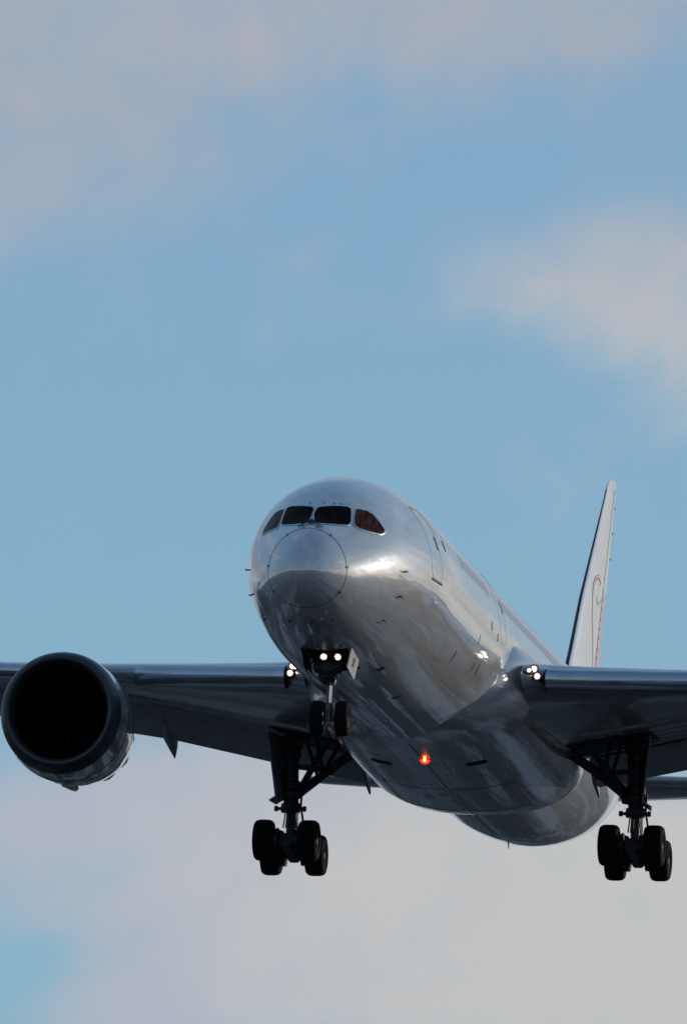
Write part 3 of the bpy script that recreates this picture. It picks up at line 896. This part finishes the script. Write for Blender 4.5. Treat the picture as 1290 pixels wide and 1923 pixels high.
# ------------------------------------------------------------------ engines
def make_engine(sg):
    Y, Zc, S0 = 10.74, -2.06, 20.9
    toe = R(0.2) * sg; drp = R(2.0)
    ax = Vector((-math.cos(drp), -math.sin(toe), math.sin(drp) * -0.6)).normalized()   # pointing aft
    c = Vector(S(S0, sg * Y, Zc))
    mb = MB()
    outer = [(.50, 1.835), (.9, 1.875), (1.5, 1.895), (2.2, 1.865), (3.0, 1.775), (3.7, 1.66), (4.3, 1.54), (4.7, 1.46)]
    n = 96; rings = [[None] * n for _ in outer]
    ref = Vector((0, 0, 1)); ref = (ref - ax * ref.dot(ax)).normalized(); o = ax.cross(ref)
    def pt(x, r, k, wob=True):
        a = 2 * math.pi * k / n
        cc_ = math.cos(a)
        rz = r * (1.0 if cc_ > 0 else 1.025)
        return c + ax * x + ref * rz * cc_ + o * r * math.sin(a)
    rr = [[pt(x, r, k) for k in range(n)] for x, r in outer]
    rr.append([pt(4.85 + .26 * abs(((k % 8) / 4) - 1), 1.42, k) for k in range(n)])
    rr.append([pt(4.82 + .26 * abs(((k % 8) / 4) - 1), 1.395, k) for k in range(n)])
    rr.append([pt(4.4, 1.44, k) for k in range(n)]); rr.append([pt(3.6, 1.47, k) for k in range(n)])
    mb.loft(rr, cap=False)
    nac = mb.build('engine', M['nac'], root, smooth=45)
    mb = MB()
    lip = [(.50, 1.837), (.36, 1.81), (.2, 1.76), (.08, 1.69), (.02, 1.63), (0, 1.585), (.02, 1.54), (.08, 1.49), (.22, 1.44), (.45, 1.41)]
    mb.loft([[pt(x, r, k) for k in range(n)] for x, r in lip], cap=False); mb.build('inlet_lip', M['lip'], nac, smooth=60)
    mb = MB(); mb.loft([[pt(x, r, k) for k in range(n)] for x, r in ((.45, 1.41), (.8, 1.40), (1.3, 1.42), (1.75, 1.44))], cap=False); mb.build('inlet_duct', M['inlet'], nac, smooth=60)
    mb = MB(); vsx = [mb.bm.verts.new(pt(1.9, 1.45, k)) for k in range(n)]; mb.bm.faces.new(vsx); mb.build('fan_backing', M['dark'], nac)
    mb = MB()
    for i in range(20):
        a = 2 * math.pi * i / 20
        prev = None; rws = []
        for j in range(6):
            r = .36 + (1.41 - .36) * j / 5; tw = .14 + .32 * j / 5; sw = a + .22 * (j / 5) ** 2
            p0 = c + ax * (1.45 - .02 * j) + (ref * math.cos(sw - .10) + o * math.sin(sw - .10)) * r
            p1 = c + ax * (1.45 + .30) + (ref * math.cos(sw + tw * .75) + o * math.sin(sw + tw * .75)) * r
            rws.append([p0, (p0 + p1) / 2 + ax * .03, p1, (p0 + p1) / 2 - ax * .0 + ax * .015])
        mb.loft(rws)
    mb.build('fan', M['fan'], nac)
    mb = MB(); mb.lathe(c + ax * .85, ax, [(0, .01), (.1, .08), (.25, .17), (.45, .27), (.65, .36), (.75, .37)], 32, cap=True); mb.build('spinner', M['fan'], nac)
    mb = MB(); mb.lathe(c + ax * 3.8, ax, [(0, 1.15), (.8, 1.08), (1.6, .90), (2.3, .74), (2.32, .68)], 48, cap=True); mb.build('core_cowl', M['light_alloy'], nac)
    mb = MB(); mb.lathe(c + ax * 5.9, ax, [(0, .55), (.6, .45), (1.1, .25), (1.4, .04)], 32, cap=True); mb.build('exhaust_plug', M['light_alloy'], nac)
    # cowl seam rings, chin bump and strake
    for x, r in ((1.5, 1.897), (3.0, 1.779)):
        mb = MB(); pts = [pt(x, r + .004, k) for k in range(n + 1)]
        ribbon(mb, pts, [(p - c - ax * (p - c).dot(ax)) for p in pts], .022); mb.build('cowl_seam', M['seam'], nac, smooth=0)
    mb = MB(); b0 = c - ref * 1.91 + ax * 1.5
    mb.loft([[b0 + ax * x + o * (w * math.cos(2 * math.pi * k / 12)) - ref * (h * math.sin(2 * math.pi * k / 12)) for k in range(12)] for x, w, h in ((0, .03, .02), (.3, .18, .05), (.9, .26, .07), (1.5, .18, .05), (1.9, .03, .02))])
    mb.build('cowl_drain_fairing', M['nac'], nac)
    mb = MB(); d = (ref * .72 - o * sg * -.0 + o * (1 if sg < 0 else -1) * -.70).normalized()
    q0 = c + d * 1.86
    mb.slab([q0 + ax * 1.5, q0 + ax * 2.9 + d * .02, q0 + ax * 2.9 + d * .36, q0 + ax * 2.3 + d * .30], .02); mb.build('nacelle_strake', M['nac'], nac)
    # pylon
    mb = MB(); rr = []
    for (s, z0, z1, w) in ((23.6, -.2, .02, .10), (24.6, -.4, .15, .34), (26.0, -1.0, .12, .48), (28.5, -1.2, -.05, .46), (30.5, -.9, -.2, .34), (32.2, -.55, -.25, .08)):
        y = sg * (Y - .05)
        rr.append([S(s, y + w / 2 * math.cos(2 * math.pi * k / 14), (z0 + z1) / 2 + (z1 - z0) / 2 * math.sin(2 * math.pi * k / 14)) for k in range(14)])
    mb.loft(rr); mb.build('pylon', M['nac'], nac)
for sg in (-1, 1): make_engine(sg)

# ------------------------------------------------------------------ tail
def build_fin():
    mb = MB(); rr = []
    LE = [(2.6, 50.1), (4.75, 52.35), (6.75, 54.2), (11.05, 59.0)]
    def le(z):
        for a, b in zip(LE, LE[1:]):
            if z <= b[0]: return a[1] + (b[1] - a[1]) * (z - a[0]) / (b[0] - a[0])
        return LE[-1][1]
    def te(z): return 57.9 + (z - 2.6) * .37
    zs = [2.2 + (11.05 - 2.2) * i / 22 for i in range(23)] + [11.25, 11.41, 11.51, 11.55]
    def tip(z): return max(0.0, (z - 11.05) / .5)
    def sec(z, sc_=1.0, off=0):
        a = le(min(z, 11.05)) + (0.75 * tip(z) ** 2 if z > 11.05 else 0); b = te(z) + .0
        ch = b - a; th = .070 * (math.sqrt(max(.02, 1 - tip(z) ** 2)))
        if z > 11.05: th *= 1
        return [S(a + x * ch, y * ch, z + .13 * x * tip(z)) for x, y in airfoil(20, th, 0)]
    for z in zs: rr.append(sec(z))
    mb.loft(rr); fin = mb.build('tail_fin', M['fin'], root, smooth=50)
    # leading edge strip
    mb = MB(); rr = []
    for i in range(24):
        z = 2.9 + (11.1 - 2.9) * i / 23; a = le(z); ch = te(z) - a
        prof_ = [(x, y) for x, y in airfoil(60, .071, 0) if (x < .028 if y < 0 else x < .004)]
        rr.append([S(a - .012 + x * ch, y * ch * 1.05, z) for x, y in prof_] + [S(a + .03, 0, z)])
    mb.loft(rr); mb.build('leading_edge_strip', M['black'], fin)
    def fy(s, z):
        a = le(z); ch = te(z) - a; x = (s - a) / ch
        return ch * 5 * .070 * (.2969 * math.sqrt(x) - .126 * x - .3516 * x * x + .2843 * x ** 3 - .1030 * x ** 4)
    def fpt_(f, z, off=.006): 
        a = le(z); s = a + f * (te(z) - a); return s, fy(s, z) + off
    for sg in (1, -1):
        # rudder hinge seam
        mb = MB(); pts = []
        for i in range(30):
            z = 3.1 + 8.2 * i / 29; s, y = fpt_(.70, z); pts.append(S(s, sg * y, z))
        ribbon(mb, pts, [(0, sg, 0)] * 30, .03); mb.build('rudder_seam', M['thin'], fin, smooth=0)
        # hinge fairings: dark dots in a row down the rudder
        def sz(s_, z, off=.006): return S(s_, sg * (fy(s_, z) + off), z)
        for (s_, z, r) in ((58.55, 8.05, .035), (58.4, 7.68, .045), (58.25, 7.34, .065), (58.08, 7.0, .06), (57.92, 6.64, .06), (57.76, 6.3, .06), (57.59, 5.96, .06), (57.32, 5.57, .07), (57.15, 5.25, .07), (56.9, 4.6, .07)):
            mb = MB(); mb.ball(sz(s_, z, 0), r, (1.1, .4, .9), 6); mb.build('rudder_hinge', M['black'], fin)
        for z in (10.8, 9.9, 9.0):
            s, y = fpt_(.985, z, .0); mb = MB(); mb.bar(S(s, sg * y, z), S(s + .3, sg * y, z), .02, .03); mb.build('static_wick', M['black'], fin)
        # thin red curve of the livery and pale pink band along the foot of the rudder
        loop = [(57.5, 7.75), (57.1, 7.86), (56.6, 7.80), (56.1, 7.60), (55.72, 7.2), (55.6, 6.7), (55.6, 6.2), (55.8, 5.8), (55.95, 5.4), (56.15, 4.9), (56.3, 4.2), (56.4, 3.5)]
        cv = catmull(loop, 6, closed=False)
        mb = MB(); ribbon(mb, [sz(a, b) for a, b in cv], [(0, sg, 0)] * len(cv), .17); mb.build('livery_curve', M['red'], fin, smooth=0)
        lp = catmull([(56.5, 7.15), (56.9, 6.98), (57.4, 7.08), (57.9, 7.25)], 5, closed=False)
        mb = MB(); ribbon(mb, [sz(a, b) for a, b in lp], [(0, sg, 0)] * len(lp), .05); mb.build('livery_tail', M['red'], fin, smooth=0)
        mb = MB(); rr = []
        for i in range(16):
            z = 3.0 + 4.7 * i / 15; t = i / 15
            s0 = 56.5 + 1.9 * t ** 1.3; s1 = te(z) - .06
            rr.append([sz(s0 + (s1 - s0) * q, z, .003) for q in (0, .33, .66, 1)])
        mb.loft(rr, closed=False, cap=False); mb.build('livery_band', M['pink'], fin, smooth=60)
    return fin
build_fin()
for sg in (1, -1):
    mb = MB(); rr = []
    for i in range(14):
        t = i / 13; y = .6 + 9.2 * t
        rr.append(wring(y, 53.2 + .66 * y + (.5 * max(0, t - .93) / .07), 0.72 + .09 * y, 5.9 - 3.95 * t - (.8 * max(0, t - .93) / .07), .10, -1.0, sg, 0, 18))
    mb.loft(rr); ht = mb.build('tailplane', M['wing'], root, smooth=50)
    mb = MB(); rr = []
    for i in range(12):
        y = 3.7 + 5.6 * i / 11; t = (y - .6) / 9.2; ch = 5.9 - 3.95 * t
        rr.append([S(53.2 + .66 * y - .02 + x * ch, sg * y, 0.72 + .09 * y + z * ch) for x, z in [(x, z * 1.05) for x, z in airfoil(40, .10, 0) if x < .10]])
    mb.loft(rr); mb.build('tailplane_leading_edge', M['slat'], ht, smooth=60)

# ------------------------------------------------------------------ landing gear
def make_wheel(c, r, w, out, parent=root):
    """wheel with rim, hub and a separate tyre; out = outboard direction sign"""
    c = Vector(c)
    mb = MB()
    h = w * .5
    mb.lathe(c, (0, out, 0), [(-h * .7, .03), (-h * .7, r * .46), (-h * .5, r * .56), (h * .55, r * .56), (h * .8, r * .53), (h * .70, r * .46), (h * .42, r * .40), (h * .38, r * .26), (h * .62, r * .20), (h * .66, r * .12), (h * .60, .02)], 36, cap=True)
    for k in range(9):
        a = 2 * math.pi * k / 9
        q = c + Vector((math.cos(a) * r * .33, out * h * .42, math.sin(a) * r * .33))
        mb.lathe(q, (0, out, 0), [(0, .035 * r / .6), (.03, .035 * r / .6), (.035, .005)], 8)
    wh = mb.build('wheel', M['rim'], parent, smooth=40)
    mb = MB()
    P = [(-h * .78, r * .54), (-h * .95, r * .62), (-h, r * .76), (-h * .94, r * .88), (-h * .74, r * .965), (-h * .45, r * .995)]
    prof_ = P[:]
    for g in (-.36, -.12, .12, .36):
        prof_ += [(h * (g - .035), r), (h * (g - .03), r * .982), (h * (g + .03), r * .982), (h * (g + .035), r)]
    prof_ += [(-a, b) for a, b in P[::-1]]
    mb.lathe(c, (0, 1, 0), prof_, 56); mb.build('tyre', M['tyre'], wh, smooth=50)
    return wh

# nose gear
NG = 5.75
leg = MB()
leg.steps(S(5.35, 0, -1.6), S(5.68, 0, -3.42), [(0, .16), (.30, .16), (.31, .20), (.50, .20), (.52, .17), (.86, .17), (.87, .21), (1, .21)])
leg.bar(S(5.68, 0, -3.42), S(5.69, 0, -3.50), .34, .30)
leg.steps(S(5.72, 0, -3.40), S(5.76, 0, -4.10), [(0, .07), (1, .07)]); leg.bar(S(5.72, 0, -4.02), S(5.75, 0, -4.54), .22, .24, up=(1, 0, 0))
leg.tube([S(NG, -.5, -4.46), S(NG, .45, -4.46)], .085, 14)
ng = leg.build('nose_gear_leg', M['gear'], root)
mb = MB(); mb.steps(S(5.66, .06, -3.40), S(5.72, .04, -4.08), [(0, .045), (1, .045)]); mb.build('oleo_piston', M['chrome'], ng)  # thin chrome rod imitating the sunlit side of the strut
mb = MB(); mb.bar(S(5.85, 0, -3.35), S(6.18, 0, -3.80), .26, .06, w1=.14); mb.bar(S(6.18, 0, -3.80), S(5.88, 0, -4.22), .14, .06, w1=.24); mb.build('torque_link', M['gear'], ng)
mb = MB()
mb.steps(S(5.45, -.42, -3.02), S(5.45, .42, -3.02), [(0, .10), (.06, .17), (.34, .18), (.36, .13), (.64, .13), (.66, .18), (.94, .17), (1, .10)])
mb.lathe(S(5.50, 0, -2.92), (0, 0, -1), [(0, .1), (0, .27), (.22, .29), (.30, .24), (.42, .22), (.44, .1)], 24, cap=True)
for k in range(7):
    a = k * .9; mb.tube([S(5.30 + .05 * math.cos(a), .22 * math.sin(a), -2.7 - .02 * k), S(5.36, .28 * math.sin(a + .6), -3.3), S(5.5, .12 * math.sin(a), -3.5)], .02, 6)
mb.build('steering_unit', M['gdark'], ng)
for sg in (1, -1):
    mb = MB(); mb.bar(S(5.55, sg * .10, -2.75), S(6.9, sg * .42, -1.75), .09, .12); mb.build('drag_brace', M['gear'], ng)
    mb = MB(); mb.tube([S(5.3, sg * .16, -2.80), S(5.35, sg * .60, -2.95)], .028, 8); mb.build('door_rod', M['gdark'], ng)
    bd = Vector((1, .165, -.168)).normalized()          # the beam points down and ahead
    lc = Vector(S(5.34, .07 + sg * .205, -2.73))
    mb = MB(); mb.lathe(lc, bd, [(-.10, .02), (-.06, .08), (0, .108), (.34, .112), (.34, .100), (.01, .096)], 24); lh = mb.build('taxi_lamp', M['dark'], ng)
    mb = MB(); mb.lathe(lc + bd * .02, bd, [(0, .010), (0, .094), (.012, .088), (.014, .010)], 24); mb.build('lamp_glow', M['halo'], lh)
    mb = MB(); mb.lathe(lc + bd * .04, bd, [(0, .005), (0, .070), (.02, .055), (.03, .005)], 24); mb.build('lamp_lens', M['lampdim'], lh)
    make_wheel(S(NG, sg * .37 + .05, -4.46), .508, .40, sg)
mb = MB(); mb.bar(S(5.45, -.25, -2.58), S(5.45, .38, -2.58), .07, .06); mb.build('lamp_bracket', M['gdark'], ng)
# nose gear doors
for sg in (1, -1):
    y0 = sg * .71
    z0a, z0b = -2.50, -2.60
    co = [S(4.95, y0, z0a), S(6.35, y0, z0b), S(6.35, sg * .585, -3.2), S(6.2, sg * .58, -3.24), S(4.95, sg * .60, -3.08)]
    mb = MB(); mb.slab(co, .035 * -sg); d = mb.build('nose_gear_door', M['gdoor'] if sg > 0 else M['dark'], root)  # starboard door coloured dark to stand for its shaded face
    if sg > 0:
        cu = bpy.data.curves.new('door_marking', 'FONT'); cu.body = '52'; cu.size = .34; cu.extrude = .003; cu.align_x = 'CENTER'; cu.align_y = 'CENTER'
        tmp = bpy.data.objects.new('tmp', cu); COL.objects.link(tmp)
        bpy.context.view_layer.update()
        me = bpy.data.meshes.new_from_object(tmp.evaluated_get(bpy.context.evaluated_depsgraph_get()))
        bpy.data.objects.remove(tmp)
        me.materials.clear(); me.materials.append(M['black']); me.name = 'door_marking'
        to = bpy.data.objects.new('door_marking', me); COL.objects.link(to); to.parent = d
        # text x runs aft->forward as seen from port; text up is up
        X = Vector((-1, 0, 0)); Z = Vector((0, .2, .98)).normalized(); Yn = X.cross(Z) * -1
        ctr = Vector(S(5.62, .697, -2.86))
        X = Vector((1, 0, 0)) * -1
        m3 = Matrix((X, Z, X.cross(Z))).transposed().to_4x4(); m3.translation = ctr
        to.matrix_local = m3

# main gear
TILT = R(9.5)
for sg in (1, -1):
    Yg, Sg = 5.32, 31.45
    PIV = Vector(S(Sg, sg * Yg, -4.68))
    mb = MB()
    mb.steps(S(31.0, sg * (Yg + .02), -1.0), S(31.35, sg * Yg, -3.62), [(0, .24), (.25, .24), (.27, .30), (.36, .30), (.38, .235), (.62, .225), (.64, .29), (.72, .29), (.74, .235), (.88, .235), (.89, .30), (.96, .31), (1, .27)], 22)
    mb.bar(S(31.0, sg * (Yg - .34), -1.5), S(31.0, sg * (Yg + .34), -1.5), .34, .36)
    mb.bar(S(31.42, sg * Yg, -4.28), PIV + Vector((0, 0, -.12)), .40, .34, up=(1, 0, 0), w1=.46, h1=.52)
    for k in range(6):
        mb.tube([S(30.80, sg * (Yg + .16 - .07 * k), -1.3), S(30.98 + .02 * k, sg * (Yg + .20 - .085 * k), -2.6), S(31.1, sg * (Yg + .12 - .05 * k), -3.55), S(31.2, sg * (Yg + .20 - .08 * k), -4.1)], .022, 6)
    mg = mb.build('main_gear_leg', M['gdark'], root)
    mb = MB(); mb.steps(S(31.35, sg * Yg, -3.6), S(31.44, sg * Yg, -4.5), [(0, .145), (1, .145)]); mb.build('oleo_piston', M['gear'], mg)
    mb = MB(); mb.steps(S(31.22, sg * Yg + .21, -3.55), S(31.30, sg * Yg + .21, -4.30), [(0, .045), (1, .045)]); mb.build('brake_rod', M['chrome'], mg)
    mb = MB(); mb.bar(S(31.65, sg * Yg, -3.6), S(32.15, sg * Yg, -4.05), .34, .08, w1=.16); mb.bar(S(32.15, sg * Yg, -4.05), S(31.7, sg * Yg, -4.5), .16, .08, w1=.3); mb.build('torque_link', M['gdark'], mg)
    # collar and actuators sticking out either side of the cylinder
    mb = MB()
    mb.steps(S(31.25, sg * Yg - .50, -3.50), S(31.25, sg * Yg + .48, -3.50), [(0, .08), (.1, .09), (.12, .05), (.2, .05), (.22, .12), (.78, .12), (.8, .06), (.9, .06), (.91, .09), (1, .08)])
    mb.steps(S(31.2, sg * Yg + .32, -3.05), S(31.2, sg * Yg - .42, -3.10), [(0, .12), (.3, .16), (.7, .16), (1, .1)])
    mb.tube([S(31.1, sg * Yg + .36, -2.9), S(31.15, sg * Yg + .33, -3.4), S(31.25, sg * Yg + .40, -3.9), S(31.3, sg * Yg + .30, -4.4)], .035, 8)
    mb.build('leg_collar', M['gdark'], mg)
    # side brace (two-piece, folding) and drag brace going inboard and up
    mb = MB(); mb.bar(S(31.3, sg * (Yg - .12), -3.14), S(31.2, sg * 4.15, -2.28), .16, .22, w1=.20, h1=.26); mb.bar(S(31.2, sg * 4.15, -2.28), S(31.0, sg * 3.0, -1.52), .22, .28, w1=.24, h1=.28)
    mb.steps(S(31.2, sg * 4.15, -2.12), S(31.2, sg * 4.15, -2.46), [(0, .08), (.1, .12), (.9, .12), (1, .08)])
    mb.build('side_brace', M['gdark'], mg)
    mb = MB(); mb.bar(S(31.3, sg * (Yg - .2), -3.0), S(29.6, sg * 3.9, -1.5), .15, .20); mb.build('drag_brace', M['gdark'], mg)
    mb = MB(); mb.bar(S(31.1, sg * (Yg - .15), -2.22), S(31.1, sg * 4.3, -2.30), .12, .16); mb.tube([S(31.0, sg * 4.35, -2.3), S(30.9, sg * 4.55, -1.3)], .07, 8)
    mb.tube([S(30.9, sg * 4.9, -1.3), S(31.2, sg * 4.5, -2.55)], .055, 8); mb.tube([S(31.4, sg * 3.9, -1.5), S(31.2, sg * 4.4, -2.45)], .06, 8)
    mb.build('lock_link', M['gdark'], mg)
    # outer leg door
    yo = Yg + .42
    co = [S(30.1, sg * (yo + .17), -1.25), S(32.4, sg * (yo - .31), -1.25), S(32.1, sg * (yo - .40), -3.25), S(30.6, sg * (yo - .08), -3.25)]
    mb = MB(); mb.slab(co, .05); mb.slab([S(30.6, sg * (yo - .08), -3.20), S(31.4, sg * (yo - .20), -3.20), S(31.4, sg * (yo + .06), -3.36), S(30.7, sg * (yo + .16), -3.34)], .04)
    mb.build('main_gear_door', M['flap'], root)
    mb = MB(); mb.tube([S(31.1, sg * (Yg + .1), -2.4), S(31.1, sg * (yo - .08), -2.35)], .04, 8); mb.tube([S(31.1, sg * (Yg + .1), -1.7), S(31.1, sg * (yo - .02), -1.65)], .04, 8); mb.build('door_rod', M['gdark'], mg)
    # flat dark patch standing in for the shade of the well
    mb = MB()
    P = [(29.6, 3.3), (32.6, 3.3), (32.6, 5.0), (32.4, 5.9), (29.9, 5.9), (29.4, 4.8)]
    def wl(s, y, k):
        _, ls, zl, ch, t, inc = wint(y); f = min(.97, max(.02, (s - ls) / ch)); return Vector(S(s, sg * y, wing_low(y, f)[1] - (.015 if k > 0 else -.02)))
    patch(mb, P, wl, rings=5, dens=5); mb.build('well_shade', M['dark'], wings[sg], smooth=0)
    # bogie
    dirv = Vector((-math.cos(TILT), 0, -math.sin(TILT)))
    mb = MB(); mb.bar(PIV - dirv * .86, PIV + dirv * .86, .38, .42)
    for e in (-.74, .74):
        mb.tube([PIV + dirv * e + Vector((0, -.95, 0)), PIV + dirv * e + Vector((0, .95, 0))], .10, 14)
        for y in (-.42, .42):
            mb.lathe(PIV + dirv * e + Vector((0, y, 0)), (0, 1, 0), [(-.18, .1), (-.18, .33), (.18, .36), (.20, .1)], 24)
    mb.tube([PIV + Vector((.3, -.28, .25)), PIV - dirv * .8 + Vector((0, -.28, .32))], .06, 8)
    mb.bar(PIV - dirv * .2 + Vector((0, -.3, .1)), PIV - dirv * .2 + Vector((0, -.3, .48)), .10, .10); mb.bar(PIV - dirv * .5 + Vector((0, -.2, .1)), PIV - dirv * .5 + Vector((0, -.2, .36)), .14, .14)
    for y in (-.45, .42): mb.ball(PIV + dirv * .3 + Vector((0, y, -.28)), .13, (1.2, 1, .8), 6)
    mb.build('bogie_beam', M['gdark'], root)
    for e in (-.74, .74):
        for o2 in (-1, 1):
            make_wheel(PIV + dirv * e + Vector((0, o2 * .69, 0)), .635, .60, o2)
